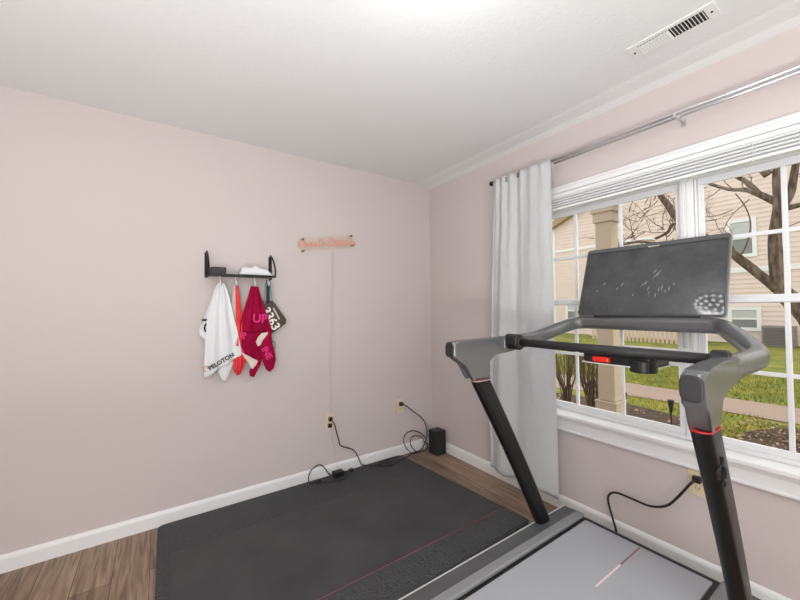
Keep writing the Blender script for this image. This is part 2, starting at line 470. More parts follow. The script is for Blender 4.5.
outlet('y', (-.370, 0, .425), 'almond wall outlet nearest the room corner above the coiled cord')
outlet('x', (0, -1.985, .438), 'almond wall outlet under the window sill')
# ------------------------------------------------------------------ cords
def cord(name, label, pts, r, m=M_cord, n=8, plug=None, extra=None, sm=8):
    t = thing(name, label, 'cord', pts[0])
    part('cable', tube(B(), pts, r, n, smooth=sm), m, t, smooth=True)
    if plug: part('plug', plug, M_dark, t, bevel=.002)
    if extra: extra(t)
    return t
bm = B(); box(bm, (-1.045, -.034, .424), (-1.018, -.0095, .453))
cord('black_cord', 'black cord from the outlet below the sign to the floor', [(-1.03, -.03, .438), (-1.01, -.045, .40), (-.985, -.03, .33), (-.962, -.02, .262), (-.955, -.02, .225), (-.92, -.022, .20), (-.84, -.02, .16), (-.80, -.024, .10), (-.77, -.03, .03), (-.72, -.055, .018), (-.66, -.09, .017), (-.60, -.085, .017), (-.55, -.05, .017), (-.45, -.05, .017)], .0042, plug=bm)
bm = B(); box(bm, (-.385, -.036, .434), (-.356, -.0095, .463))
def coil(t):
    pts = []
    for k in range(41):
        a = 2*PI*k/20*1.0; R = .125 if k < 20 else .085
        pts.append((-.245+R*math.cos(a+.3)+(.03 if k > 20 else 0), -.035-.06*(.5-.5*math.sin(a)), max(.02, .095+R*.82*math.sin(a)-(.018 if k > 20 else 0))))
    part('coil', tube(B(), pts, .0042, 8), M_cord, t, smooth=True)
cord('speaker_cord', 'black cord with a hanging coil plugged in nearest the corner', [(-.37, -.03, .448), (-.34, -.045, .435), (-.26, -.05, .37), (-.17, -.05, .30), (-.118, -.05, .22), (-.105, -.045, .13), (-.125, -.045, .07), (-.2, -.07, .022), (-.3, -.075, .018), (-.36, -.10, .018), (-.47, -.13, .018), (-.55, -.16, .018), (-.62, -.14, .018), (-.65, -.09, .018), (-.62, -.06, .022), (-.58, -.09, .02), (-.52, -.12, .019)], .0045, plug=bm, extra=coil)
# thin transparent cords of the sign
bm = B(); box(bm, (-1.05, -.03, .377), (-1.022, -.0095, .405))
def adapter(t):
    part('return_strand', tube(B(), [(-.998, -.012, 1.76), (-1.0, -.012, 1.4), (-1.008, -.012, 1.0), (-1.02, -.012, .62), (-1.028, -.013, .48)], .002, 6, smooth=8), M_clearcord, t, smooth=True)
    part('cable', tube(B(), [(-1.032, -.012, .385), (-1.03, -.03, .33), (-1.005, -.012, .24), (-.99, -.03, .14), (-.985, -.035, .06)], .002, 6, smooth=8), M_clearcord, t, smooth=True)
cord('sign_cord', 'thin clear cord hanging from the sign down to the outlet', [(-1.012, -.012, 1.755), (-1.012, -.012, 1.55), (-1.022, -.013, 1.2), (-1.035, -.012, .9), (-1.025, -.014, .62), (-1.04, -.012, .5), (-1.035, -.03, .405)], .0028, M_clearcord, plug=bm, extra=adapter)
t = thing('power_adapter', 'small black power brick on the mat below the outlet', 'adapter', (-.99, -.06, .02))
part('brick', box(B(), (-1.035, -.10, .0165), (-.955, -.045, .052)), M_dark, t, bevel=.004)
part('cable', tube(B(), [(-1.035, -.07, .03), (-1.06, -.06, .04), (-1.10, -.04, .10), (-1.14, -.035, .12), (-1.20, -.04, .09), (-1.22, -.06, .03), (-1.17, -.09, .02), (-1.10, -.12, .02), (-1.02, -.15, .019), (-.96, -.14, .019), (-.93, -.09, .019), (-.935, -.06, .03), (-.955, -.06, .033)], .004, 8, smooth=8), M_cord, t, smooth=True)
part('inline_switch', box(B(), (-1.215, -.085, .0165), (-1.13, -.065, .03)), M_dark, t, bevel=.003)
part('connector', box(B(), (-.895, -.075, .0165), (-.86, -.045, .032)), M_dark, t, bevel=.003)
bm = B(); box(bm, (-.036, -2.003, .448), (-.0095, -1.972, .476))
cord('treadmill_power_cord', 'thick black cord looping from the outlet under the window to the treadmill', [(-.03, -1.985, .462), (-.05, -1.965, .435), (-.055, -1.92, .36), (-.05, -1.87, .295), (-.05, -1.80, .262), (-.05, -1.72, .262), (-.05, -1.64, .262), (-.05, -1.60, .235), (-.05, -1.595, .19), (-.06, -1.62, .12), (-.075, -1.645, .05), (-.085, -1.62, .02), (-.085, -1.55, .012), (-.09, -1.45, .012)], .0058, plug=bm)

# corner speaker
t = thing('corner_speaker', 'small black box speaker standing on the floor in the room corner', 'speaker', (-.084, -.165, 0))
part('body', prism(B(), [(x-.084, y-.165) for x, y in rrect(.115, .115, .016)], 'z', .006, .205), M_speaker, t, bevel=.004)
part('foot', prism(B(), [(x-.084, y-.165) for x, y in rrect(.09, .09, .014)], 'z', 0, .006), M_dark, t)
part('top_panel', prism(B(), [(x-.084, y-.165) for x, y in rrect(.094, .094, .012)], 'z', .205, .208), M_dark, t)

# ------------------------------------------------------------------ mat
t = thing('exercise_mat', 'large black rubber floor mat with embossed border and red line', 'mat', (-1.2, -.65, 0))
def rounded_quad(cs, r, k=5):
    out = []; n = len(cs)
    for i in range(n):
        p = Vector(cs[i]); a = (Vector(cs[i-1])-p).normalized(); b = (Vector(cs[(i+1) % n])-p).normalized()
        for j in range(k+1):
            s = j/k; out.append(tuple(p+a*r*(1-s)**2+b*r*s**2))
    return out
part('embossed_border', prism(B(), rounded_quad([(-.385, -.018), (-2.13, -.018), (-2.15, -1.33), (-.285, -1.262)], .04), 'z', 0.0005, .0105), M_mattex, t, bevel=.003)
part('smooth_panel', prism(B(), rounded_quad([(-.36, -.37), (-2.075, -.345), (-2.085, -1.076), (-.325, -1.076)], .035), 'z', .0105, .0145), M_matsm, t, bevel=.0015)
part('red_line', prism(B(), [(-2.08, -1.077), (-.33, -1.077), (-.33, -1.0795), (-2.08, -1.0795)], 'z', .0105, .0135), M_redline, t)
part('glossy_band', prism(B(), rounded_quad([(-.305, -1.083), (-2.10, -1.083), (-2.11, -1.312), (-.300, -1.245)], .02), 'z', .0105, .0118), M_matband, t)

# ------------------------------------------------------------------ treadmill (faces the window, +x)
CY = -1.81
t = thing('treadmill', 'black and grey treadmill facing the window with large smudged screen', 'treadmill', (-.9, CY, 0))
TM = t
ZT = .12
def rail_profile(s):
    # (y,z) side rail from outer edge inwards; s=+1 is nearer the sign wall
    return [(CY+s*a, z) for a, z in ((.415, .012), (.418, .105), (.412, .119), (.330, .125), (.297, .122), (.295, .10), (.295, .012))]
for s in (1, -1):
    part('side_rail', prism(B(), rail_profile(s), 'x', -1.93, -.155), M_deck, t, bevel=.004)
    part('rail_bevel', prism(B(), [(CY+s*.335, .1253), (CY+s*.335, .128), (CY+s*.30, .1262), (CY+s*.292, .121), (CY+s*.292, .112), (CY+s*.298, .1225)], 'x', -1.90, -.165), M_bevel, t)
    part('edge_highlight_strip', prism(B(), [(CY+s*.413, .1185), (CY+s*.421, .117), (CY+s*.421, .111), (CY+s*.418, .106)], 'x', -1.92, -.18), M_strip, t)  # thin strip whose pale colour stands for the highlight along the deck edge
    for xx in (-1.85, -.24):
        bm = B(); cyl(bm, (xx, CY+s*.36, 0), (xx, CY+s*.36, .012), .03, 16); part('foot', bm, M_dark, t)
bm = B(); box(bm, (-1.92, CY-.292, .03), (-.17, CY+.292, .108)); part('deck_board', bm, M_dark, t)
bm = B(); 
pts = [(-1.84, .085), (-1.865, .10), (-1.84, .1175), (-.195, .1175), (-.172, .10), (-.195, .085)]
prism(bm, pts, 'y', CY-.270, CY+.270); part('running_belt', bm, M_belt, t, bevel=.004)
bm = B(); box(bm, (-.62, CY-.004, .1176), (-.40, CY+.004, .1181)); part('belt_line', bm, M_pinkline, t)
bm = B(); box(bm, (-.40, CY-.003, .1176), (-.205, CY+.003, .1181)); part('belt_line', bm, M_redline, t)
bm = B(); prism(bm, [(-.17, .03), (-.13, .03), (-.125, .075), (-.14, .1), (-.165, .107)], 'y', CY-.30, CY+.30); part('front_cover', bm, M_cap, t, bevel=.004)

HAND = {}
def side(s):
    base = Vector((-.388, CY+s*(.400 if s > 0 else .412), .112)); knee = Vector((-.828, CY+s*.432, .932))
    def sec(tt):
        w = .092+.010*tt; return rrect(.050, w, .020, 4)
    ax = (knee-base).normalized()
    # post
    bm = B(); n = 10; rings = []
    for k in range(n+1):
        q = k/n; c = base+(knee-base)*q+Vector((.010*math.sin(PI*q), 0, 0))
        wx = .100+.012*q*q; wy = .052
        rings.append([bm.verts.new((c.x+u, c.y+v, c.z)) for u, v in rrect(wx, wy, .0235, 5)])
    m_ = len(rings[0])
    for k in range(n):
        for j in range(m_): bm.faces.new((rings[k][j], rings[k][(j+1) % m_], rings[k+1][(j+1) % m_], rings[k+1][j]))
    bm.faces.new(rings[0]); bm.faces.new(rings[-1])
    p = part('upright_post', bm, M_post, t, smooth=True)
    md = p.modifiers.new('b', 'EDGE_SPLIT'); md.split_angle = 1.0
    bm = B(); prism(bm, [(u+knee.x, v+knee.y) for u, v in rrect(.1145, .0545, .024, 5)], 'z', knee.z-.001, knee.z+.003); link('accent_ring', bm, M_red if s < 0 else M_redpale, p)
    return p, base, knee, ax
posts = [side(s) for s in (1, -1)]
# handrail: both castings and the loop, one continuous piece
bm = B()
for s in (1, -1):
    prof = [(-1.010, 1.064), (-.985, 1.046), (-.945, 1.018), (-.905, .978), (-.882, .945), (-.880, .936), (-.776, .936), (-.792, .970), (-.805, 1.005), (-.804, 1.030), (-.788, 1.048), (-.74, 1.055), (-.66, 1.058), (-.58, 1.061), (-.58, 1.139), (-.66, 1.138), (-.8, 1.136), (-.95, 1.133), (-1.013, 1.130)]
    def sh(p, s=s):
        x, y, z = p; z = z-(.018 if s < 0 else .003)*max(0, min(1, (z-.94)/.1)); x += .008
        f = max(0, min(1, (z-.94)/.12)); out = .006*f+max(0, (-.80-x))*.08
        return (x, CY+s*(.432+out)+y, z)
    tmp = B(); prism(tmp, prof, 'y', -.0265, .0265, shear=sh)
    rim = [e for e in tmp.edges if len(e.link_faces) == 2 and sum(len(f.verts) > 6 for f in e.link_faces) == 1]
    bmesh.ops.bevel(tmp, geom=rim, offset=.017, segments=4, profile=.5, affect='EDGES')
    me = bpy.data.meshes.new('x'); tmp.to_mesh(me); tmp.free(); bm.from_mesh(me); bpy.data.meshes.remove(me)
path = []
half = [(-.68, .434, 1.098), (-.55, .441, 1.101), (-.45, .450, 1.104), (-.375, .457, 1.107), (-.33, .450, 1.114), (-.28, .420, 1.136), (-.20, .350, 1.178), (-.165, .325, 1.190), (-.14, .290, 1.196), (-.135, .22, 1.197)]
pts = [(x, CY+y, z) for x, y, z in half]+[(-.135, CY, 1.197)]+[(x, CY-y, z-.016*max(0, min(1, (-.2-x)/.3))) for x, y, z in half[::-1]]
sweep(bm, smoothpath(pts, 5), lambda q: rrect(.055+.012*math.sin(PI*min(1, 3*min(q, 1-q))), .079-.010*min(1, 4*min(q, 1-q)), .026, 5), up=(0, 0, 1))
hr = part('handrail', bm, M_rail, t, smooth=True)
md = hr.modifiers.new('wn', 'WEIGHTED_NORMAL')
for s in (1, -1):
    bm = B(); c = Vector((-1.003, CY+s*(.438+.017), 1.091 if s > 0 else 1.074))
    prism(bm, [(y+c.y, z+c.z) for y, z in rrect(.052, .070, .02, 4)], 'x', -1.0105, -1.0); link('end_cap', bm, M_cap, hr, bevel=.004)
# post logo on the camera side of the near post
p, base, knee, ax = posts[1]
def logo(parent):
    c = base+(knee-base)*.83+Vector((-.014,0,0))
    n = Vector((-.25, -1, 0)).normalized()
    u = ax; r = u.cross(n).normalized(); r = r if r.x > 0 else -r
    bm = B(); cc = c+Vector((0, -.0275, 0))
    def W(a, b): return tuple(cc+r*a*.95+u*b*1.1)
    arc = [W(-.012+.020*math.cos(a), .012+.026*math.sin(a)) for a in [math.radians(k) for k in range(-60, 215, 20)]]
    tube(bm, arc, .0045, 6)
    tube(bm, [W(-.022, -.030), W(.004, .016)], .0045, 6); tube(bm, [W(-.010, -.034), W(-.004, -.022)], .004, 6); tube(bm, [W(.0, .038), W(.006, .056)], .004, 6)
    link('logo_mark', bm, M_black, parent)
logo(p)
# cross bar with control knobs
bm = B(); cyl(bm, (-.625, CY-.415, 1.108), (-.625, CY+.415, 1.110), .0195, 24); cb = part('cross_bar', bm, M_cap, t, smooth=True)
for s in (1, -1):
    bm = B(); zc = 1.110 if s > 0 else 1.108
    k = 28; y0 = CY+s*(.345 if s > 0 else .400); y1 = CY+s*(.425 if s > 0 else .445)
    for (ya, yb, r) in ((y0, y1, .040 if s > 0 else .034),):
        tube(bm, [(-.625, ya, zc), (-.625, ya+(yb-ya)*.06, zc), (-.625, ya+(yb-ya)*.94, zc), (-.625, yb, zc)], r, k, scale=lambda q: .88 if q in (0, 1) else 1)
    kb = part('control_knob', bm, M_dark, t, smooth=False, bevel=.002)
    bm = B()
    tube(bm, [(-.625+.022*math.cos(a), y0-s*.001, zc+.022*math.sin(a)) for a in [2*PI*j/24 for j in range(25)]], .0022, 6); link('knob_ring', bm, M_bezel, kb, smooth=True)
TY = CY-.055
# tray below the bar
TY = CY-.055
bm = B(); prism(bm, rounded_quad([(-.42, TY+.105), (-.60, TY+.105), (-.60, TY-.165), (-.42, TY-.165)], .03), 'z', 1.050, 1.088)
tr = part('accessory_tray', bm, M_dark, t, bevel=.004)
bm = B(); prism(bm, rounded_quad([(-.41, TY+.11), (-.607, TY+.11), (-.607, TY-.17), (-.41, TY-.17)], .03), 'z', 1.046, 1.050); link('tray_lip', bm, M_strip, tr)
bm = B(); prism(bm, rounded_quad([(-.24, TY+.115), (-.56, TY+.115), (-.56, TY-.20), (-.24, TY-.20)], .02), 'z', 1.0885, 1.096); link('tray_plate', bm, M_strip, tr)
bm = B(); prism(bm, rounded_quad([(-.50, TY+.055), (-.614, TY+.055), (-.614, TY-.015), (-.50, TY-.015)], .012), 'z', 1.056, 1.078); link('safety_key', bm, M_redkey, tr, bevel=.004)
bm = B(); cyl(bm, (-.575, TY-.125, 1.030), (-.575, TY-.125, 1.075), .046, 24); link('jog_dial', bm, M_dark, tr, bevel=.004)
bm = B(); box(bm, (-.63, TY-.06, 1.0895), (-.58, TY+.06, 1.105)); link('tray_bracket', bm, M_dark, tr)
# screen
tilt = math.radians(21); sc = Vector((-.150, CY-.010, 1.240)); YW = Matrix.Rotation(math.radians(2.4), 3, 'Z'); ux = YW @ Vector((0, -1, 0)); uz = YW @ Vector((math.sin(tilt), 0, math.cos(tilt))); un = YW @ Vector((-math.cos(tilt), 0, math.sin(tilt)))
def SP(a, b, d): return sc+ux*a+uz*b+un*d
def slab(bm, poly, d0, d1):
    A = [bm.verts.new(SP(a, b, d0)) for a, b in poly]; C = [bm.verts.new(SP(a, b, d1)) for a, b in poly]; n = len(poly)
    bm.faces.new(A); bm.faces.new(C[::-1])
    for i in range(n): bm.faces.new((A[i], A[(i+1) % n], C[(i+1) % n], C[i]))
    return bm
SW, SH = .632, .404
def rr(w, h, r, cx, cy): return [(x+cx, y+cy) for x, y in rrect(w, h, r, 4)]
scr = part('screen', slab(B(), rr(SW, SH, .014, 0, SH/2), -.022, 0), M_bezel, t, bevel=.003)
link('edge_trim', slab(B(), rr(SW+.006, SH+.006, .016, 0, SH/2), -.018, -.010), M_bezeledge, scr)
link('display', slab(B(), rr(SW-.012, SH-.038, .010, 0, SH/2-.013), .0002, .0022), M_display, scr)
link('bezel_inner', slab(B(), rr(SW-.012, SH-.03, .010, 0, SH/2-.010), -.001, .001), M_dark, scr)
bm = place_text(text_mesh('PELOTON', .011, bold=.0002, extrude=.0002), SP(0.02, SH-.024, .0016), ux, uz); link('brand_lettering', bm, M_platew, scr)
# finger smears: thin slanting wipes on the glass
rg = random.Random(3)
smears = [(.03, .22, .035, 1.05), (.045, .205, .045, 1.1), (.0, .16, .03, 1.2), (.06, .12, .03, 1.4), (.075, .125, .04, 1.5), (.02, .11, .02, 1.2), (.09, .115, .02, 1.45), (-.13, .14, .02, 1.2), (-.20, .17, .025, 1.1), (.105, .12, .035, 1.55), (.03, .19, .05, 1.0), (-.02, .15, .04, .9), (.015, .13, .03, 1.3), (-.11, .16, .03, 1.1), (.05, .09, .03, 1.5), (-.05, .10, .02, 1.2), (.12, .15, .02, 1.3), (-.23, .13, .02, 1.2)]
for a, b, l, an in smears:
    da, db = l*math.cos(an), l*math.sin(an); w = .0026
    link('finger_smear', slab(B(), [(a, b), (a+da*.5+w, b+db*.5), (a+da, b+db), (a+da*.5-w, b+db*.5)], .0022, .0024), M_smudge, scr)

link('speaker_bar', slab(B(), rr(.46, .03, .008, 0, .0), -.03, -.006), M_dark, scr)
bm = B()
sweep(bm, [SP(0, .13, -.03), (-.125, CY-.004, 1.25), (-.130, CY, 1.215)], rrect(.16, .03, .01), up=(1, 0, 0)); link('screen_mount', bm, M_dark, scr)

# ------------------------------------------------------------------ neon sign
def sign():
    t = thing('neon_sign', 'coral script sign on clear backing, mounted on the pink wall', 'sign', (-1.05, 0, 1.80))
    c = Vector((-1.05, -.028, 1.802)); an = math.radians(8); R = Vector((math.cos(an), 0, math.sin(an))); U = Vector((-math.sin(an), 0, math.cos(an)))
    def W(a, b, d=0): return c+R*a+U*b+Vector((0, -d, 0))
    poly = [(-.245, -.030), (-.215, -.066), (-.16, -.050), (-.02, -.060), (.12, -.058), (.235, -.052), (.245, .03), (.225, .058), (.08, .062), (.0, .05), (-.14, .050), (-.235, .045)]
    bm = B(); A = [bm.verts.new(W(a, b, 0)) for a, b in poly]; C = [bm.verts.new(W(a, b, .004)) for a, b in poly]; n = len(poly)
    bm.faces.new(A); bm.faces.new(C[::-1])
    for i in range(n): bm.faces.new((A[i], A[(i+1) % n], C[(i+1) % n], C[i]))
    part('acrylic_backing', bm, M_acrylic, t)
    rg = random.Random(11)
    def word(a0, a1, h, base, loops):
        pts = []; n = loops*14
        for k in range(n+1):
            q = k/n; ph = q*loops*2*PI
            hh = h*(1.7 if int(q*loops) in (0, loops-2) else .8+.35*math.sin(int(q*loops)*2.3))
            pts.append(W(a0+(a1-a0)*q-.011*math.sin(ph)*1.1, base+hh*.5*(1-math.cos(ph)), .010+.0015*math.sin(ph*1.5)))
        bm = B(); tube(bm, pts, .0034, 6); return bm
    part('script_tube', word(-.225, -.015, .030, -.024, 8), M_tube, t, smooth=True)
    part('script_tube', word(.02, .228, .040, -.030, 8), M_tube, t, smooth=True)
    for a, b in ((-.19, .034), (-.20, -.052), (.215, .045), (.215, -.030)):
        bm = B(); p0 = W(a, b, -.028); p1 = W(a, b, .009); cyl(bm, p0, p1, .0065, 12); part('standoff', bm, M_bezel, t, smooth=False)
sign()

# ------------------------------------------------------------------ wall shelf with hooks
t = thing('wall_shelf', 'black metal wall shelf with end brackets and white hooks', 'shelf', (-1.67, 0, 1.50))
x0, x1, SD = -1.875, -1.475, .135
bm = B(); box(bm, (x0, -SD, 1.508), (x1, -.003, 1.514)); box(bm, (x0, -SD-.004, 1.503), (x1, -SD, 1.517)); part('shelf_plate', bm, M_blackmetal, t, bevel=.001)
for xx in (x0, x1):
    bm = B(); 
    tube(bm, [(xx, -.006, 1.505), (xx, -.006, 1.655), (xx, -.03, 1.66), (xx, -.085, 1.625), (xx, -SD, 1.56), (xx, -SD, 1.505)], .0055, 8, smooth=6)
    box(bm, (xx-.011, -.005, 1.50), (xx+.011, -.0005, 1.662)); part('end_bracket', bm, M_blackmetal, t)
HOOKS = [(-1.805, 0), (-1.712, 0), (-1.595, 0), (-1.507, 0)]
for hx, _ in HOOKS:
    bm = B(); tube(bm, [(hx, -.07, 1.507), (hx, -.07, 1.485), (hx, -.075, 1.462), (hx, -.092, 1.452), (hx, -.104, 1.466), (hx, -.102, 1.478)], .0032, 6, smooth=5); part('hook', bm, M_white, t, smooth=True)
tag(link('storage_box', box(B(), (-1.862, -.118, 1.5145), (-1.775, -.028, 1.560)), M_dark, bevel=.005), 'small black box at the left end of the wall shelf', 'box')
# crumpled white cloth lying on shelf
bm = B(); nx, ny = 26, 16; g = []
for j in range(ny+1):
    row = []
    for i in range(nx+1):
        u, v = i/nx, j/ny
        x = -1.700+.205*u; y = -.145+.125*v
        e = min(1, 8*min(u, 1-u, v*1.3, 1-v))
        z = 1.5165+e*(.030+.036*(1-u)*.6+.018*abs(noise.noise(Vector((u*4, v*3, 2.5))))+.008*noise.noise(Vector((u*9, v*9, 5))))
        if False: z -= .02*(1-v/.12)*(.5+.5*math.sin(u*9))*.6
        row.append(bm.verts.new((x, y, max(z, 1.518))))
    g.append(row)
for j in range(ny):
    for i in range(nx): bm.faces.new((g[j][i], g[j][i+1], g[j+1][i+1], g[j+1][i]))
for row in g:
    for v_ in row[:]:
        if v_.co.y < -.136: v_.co.y = -.1425
o = tag(link('folded_cloth', bm, M_towelw, smooth=True), 'crumpled white cloth lying on the wall shelf', 'cloth')
o.modifiers.new('s', 'SOLIDIFY').thickness = .0015; o.modifiers['s'].offset = 1

# hanging cloths: rows of (left, right) points on the wall plane
f_lin = lambda a, b, q: a+(b-a)*q
def drape(rows, y, amp, folds, phase=0, nu=36, sub=5, bulge=.0, seed=0, thick=.003, a0=.3):
    R = []
    for k in range(len(rows)-1):
        for s_ in range(sub):
            q = s_/sub; R.append(tuple(f_lin(rows[k][i], rows[k+1][i], q) for i in range(4)))
    R.append(rows[-1]); bm = B(); G = []
    for j, (xl, zl, xr, zr) in enumerate(R):
        v = j/(len(R)-1); row = []
        for i in range(nu+1):
            u = i/nu
            d = amp*(a0+(1-a0)*v)*math.sin(folds*2*PI*u+phase+.7*v)+.004*noise.noise(Vector((u*6+seed, v*5, seed)))
            yy = min(-.006, y+d-bulge*math.sin(PI*u)*math.sin(PI*min(1, v*1.2)))
            row.append(bm.verts.new((f_lin(xl, xr, u), yy, f_lin(zl, zr, u))))
        G.append(row)
    for j in range(len(R)-1):
        for i in range(nu): bm.faces.new((G[j][i], G[j][i+1], G[j+1][i+1], G[j+1][i]))
    return bm
def clothpart(name, bm, m, t, thick=.003):
    o = part(name, bm, m, t, smooth=True); md = o.modifiers.new('s', 'SOLIDIFY'); md.thickness = thick; md.offset = 0
    return o
CAMP = Vector((-2.13286, -2.59542, 1.28941))
def WP(px, py, y):
    """point on a plane parallel to the sign wall, measured from the photograph"""
    d = r_*((px-400)/353.43)+u_*(-(py-300)/353.43)+f_; k = (y-CAMP.y)/d.y; p = CAMP+d*k
    return (p.x, p.z)
def rowsP(lst, y): return [WP(a, b, y)+WP(c, d, y) for a, b, c, d in lst]

t = thing('white_towel', 'white sports towel hanging from the left hook with dark lettering', 'towel', (-1.8, -.06, .85))
clothpart('back_fold', drape(rowsP([(217, 284, 224, 284), (213, 292, 226, 290), (207, 310, 225, 308), (203, 320, 224, 320), (199, 330, 222, 330), (200, 335, 220, 338), (206, 341, 215, 342)], -.04), -.045, .008, 1.5, seed=2), M_towelw, t)
clothpart('front_panel', drape(rowsP([(218, 283, 224, 283), (215, 290, 227, 289), (211, 305, 231, 304), (207, 320, 234, 318), (206, 335, 237, 330), (205, 350, 239, 340), (204, 365, 241, 350), (204.5, 379, 241, 355)], -.075), -.075, .011, 2.5, phase=.6, bulge=.012, seed=5, a0=.5), M_towelw, t)
clothpart('hem_tail', drape(rowsP([(215, 360, 236, 352), (217, 368, 234, 362), (219, 374, 230, 372), (223, 381, 226, 382)], -.05), -.05, .006, 1.2, seed=7), M_towelw, t)
lx, lz = WP(221.5, 361.5, -.097)
a1 = WP(210, 367, -.097); a2 = WP(232, 354, -.097); dr = Vector((a2[0]-a1[0], 0, a2[1]-a1[1]))
part('lettering', place_text(text_mesh('PELOTON', .036, bold=.001, xs=1.0), (lx, -.101, lz), dr, (0, 0, 1)), M_black, t)
c = WP(205.7, 369, -.1); bm = B(); tube(bm, [(c[0]+.011*math.cos(a), -.100, c[1]+.017*math.sin(a)) for a in [2*PI*k/16 for k in range(14)]], .003, 6); part('round_logo', bm, M_orange, t)
c = WP(205, 320, -.06); bm = B(); box(bm, (c[0]-.018, -.062, c[1]-.006), (c[0]+.02, -.058, c[1]+.006)); 
c = WP(207, 328, -.06); tube(bm, [(c[0]+.002+.016*math.cos(a), -.060, c[1]+.026*math.sin(a)) for a in [math.radians(k) for k in range(90, 271, 20)]], .005, 6); part('dark_marking', bm, M_black, t)

t = thing('coral_towel', 'bright coral and cream towel on the second hook between white and crimson', 'towel', (-1.71, -.06, .85))
clothpart('cream_side', drape(rowsP([(234, 285, 237, 285), (232, 298, 236, 298), (231.5, 312, 237, 312), (232, 326, 238, 326), (234, 342, 239, 342)], -.05), -.05, .005, 1, seed=3), M_cream, t)
clothpart('coral_side', drape(rowsP([(235.5, 286, 238, 286), (236, 300, 240.5, 300), (236, 315, 242, 315), (235.5, 330, 242, 330), (235.5, 346, 241, 346)], -.075), -.075, .008, 1.5, seed=4, bulge=.01), M_coral, t)
clothpart('lower_bunch', drape(rowsP([(236, 344, 240, 344), (234, 355, 244, 352), (233, 364, 246, 360), (234, 372, 243, 369), (237, 375, 240, 374)], -.05), -.055, .012, 3, seed=8, bulge=.015), M_coral, t)

t = thing('crimson_towel', 'crimson towel with pink block letters on the third hook', 'towel', (-1.58, -.06, .85))
clothpart('upper_drape', drape(rowsP([(251, 286, 258.5, 287), (249, 293, 260, 293), (246, 303, 263, 303), (243, 313, 266, 312), (241, 322, 269, 321), (240, 332, 272, 331)], -.085), -.085, .010, 2.5, bulge=.02, seed=9, a0=.4), M_crim, t)
clothpart('lower_drape', drape(rowsP([(240.5, 326, 268, 326), (239.5, 335, 266, 334), (239, 345, 263, 345), (242, 352, 262, 356), (247, 356, 260, 361)], -.065), -.062, .008, 2, bulge=.015, seed=12), M_crim, t)
clothpart('right_lobe', drape(rowsP([(266, 330, 272, 330), (260, 342, 271.5, 338), (257, 347, 273, 345), (260, 354, 275, 352), (263, 362, 276, 360), (266, 369, 274, 368), (269, 371.5, 271, 371.5)], -.10), -.100, .006, 1.2, bulge=.012, seed=13), M_crim, t)
clothpart('cream_lining', drape(rowsP([(262, 333, 268, 332), (258, 337, 267.5, 334), (256, 342, 263, 340), (258, 346.5, 260.5, 345)], -.105), -.105, .003, 1, seed=14), M_cream, t)
clothpart('cream_corner', drape(rowsP([(241, 352, 250, 357), (244, 357, 258, 361), (248, 362, 256, 365), (251, 368, 253, 369)], -.082), -.082, .004, 1, seed=15), M_cream, t)
clothpart('tail', drape(rowsP([(259, 358, 262, 356), (252, 366, 261, 364), (249.5, 371, 258, 369), (250, 376, 254, 377)], -.07), -.07, .006, 1.5, seed=16), M_crim, t)
def ptext(s, px, py, px2, py2, y, size, parent, m=M_pink, nm='pink_letter', bold=.0025):
    a = WP(px, py, y); b = WP(px2, py2, y)
    part(nm, place_text(text_mesh(s, size, bold=bold), ((a[0]+b[0])/2, y, (a[1]+b[1])/2), (b[0]-a[0], 0, b[1]-a[1]), (0, 0, 1)), m, parent)
ptext('UP', 253, 318.5, 267, 319, -.120, .078, t); ptext('P', 241.5, 337, 247, 335, -.092, .06, t); ptext('INE', 262.5, 345, 271, 361, -.121, .058, t)

t = thing('race_plate', 'dark brown numbered card hanging on ribbons from the right hook', 'tag', (-1.45, -.05, 1.2))
yP = -.055
q = [WP(*p_, yP) for p_ in ((262.5, 301), (272.5, 300.5), (286, 319), (286, 323.5), (272, 333.5), (266, 329))]
part('card', prism(B(), rounded_quad(q, .006, 3), 'y', yP-.003, yP), M_plate, t)
def ctext(s, a, b, size, nm, m, bold): ptext(s, *a, *b, yP-.0045, size, t, m, nm, bold)
ctext('3363', (265.5, 310), (276, 328), .084, 'number', M_platew, .002)
ctext('mmmmmm', (273.5, 308), (279.5, 319), .020, 'small_print', M_platew, .0004)
bm = B(); a = WP(268, 279.5, yP); b = WP(267.5, 303, yP); box(bm, (a[0]-.014, yP-.012, b[1]), (a[0]+.008, yP-.009, a[1])); part('navy_ribbon', bm, M_navy, t)
bm = B(); a = WP(266.0, 290, yP); b = WP(266, 304, yP); sweep(bm, [(a[0]-.006, yP-.006, a[1]+.05), (a[0]-.012, yP-.006, b[1])], rrect(.008, .002, .001), up=(0, 1, 0)); 
a = WP(269.5, 283, yP); b = WP(272, 301, yP); sweep(bm, [(a[0], yP-.006, a[1]), (b[0], yP-.006, b[1])], rrect(.008, .002, .001), up=(0, 1, 0)); part('sage_ribbon', bm, M_green, t)
bm = B(); a = WP(270, 333, yP); b = WP(272, 345, yP); sweep(bm, [(a[0], yP, a[1]), (b[0], yP, b[1])], rrect(.012, .003, .001), up=(0, 1, 0)); 
c = WP(273.5, 345, yP); tube(bm, [(c[0]+.012*math.cos(k*.5), yP, c[1]+.03*math.sin(k*.5)) for k in range(14)], .002, 6); part('ribbon_loop', bm, M_navy, t)

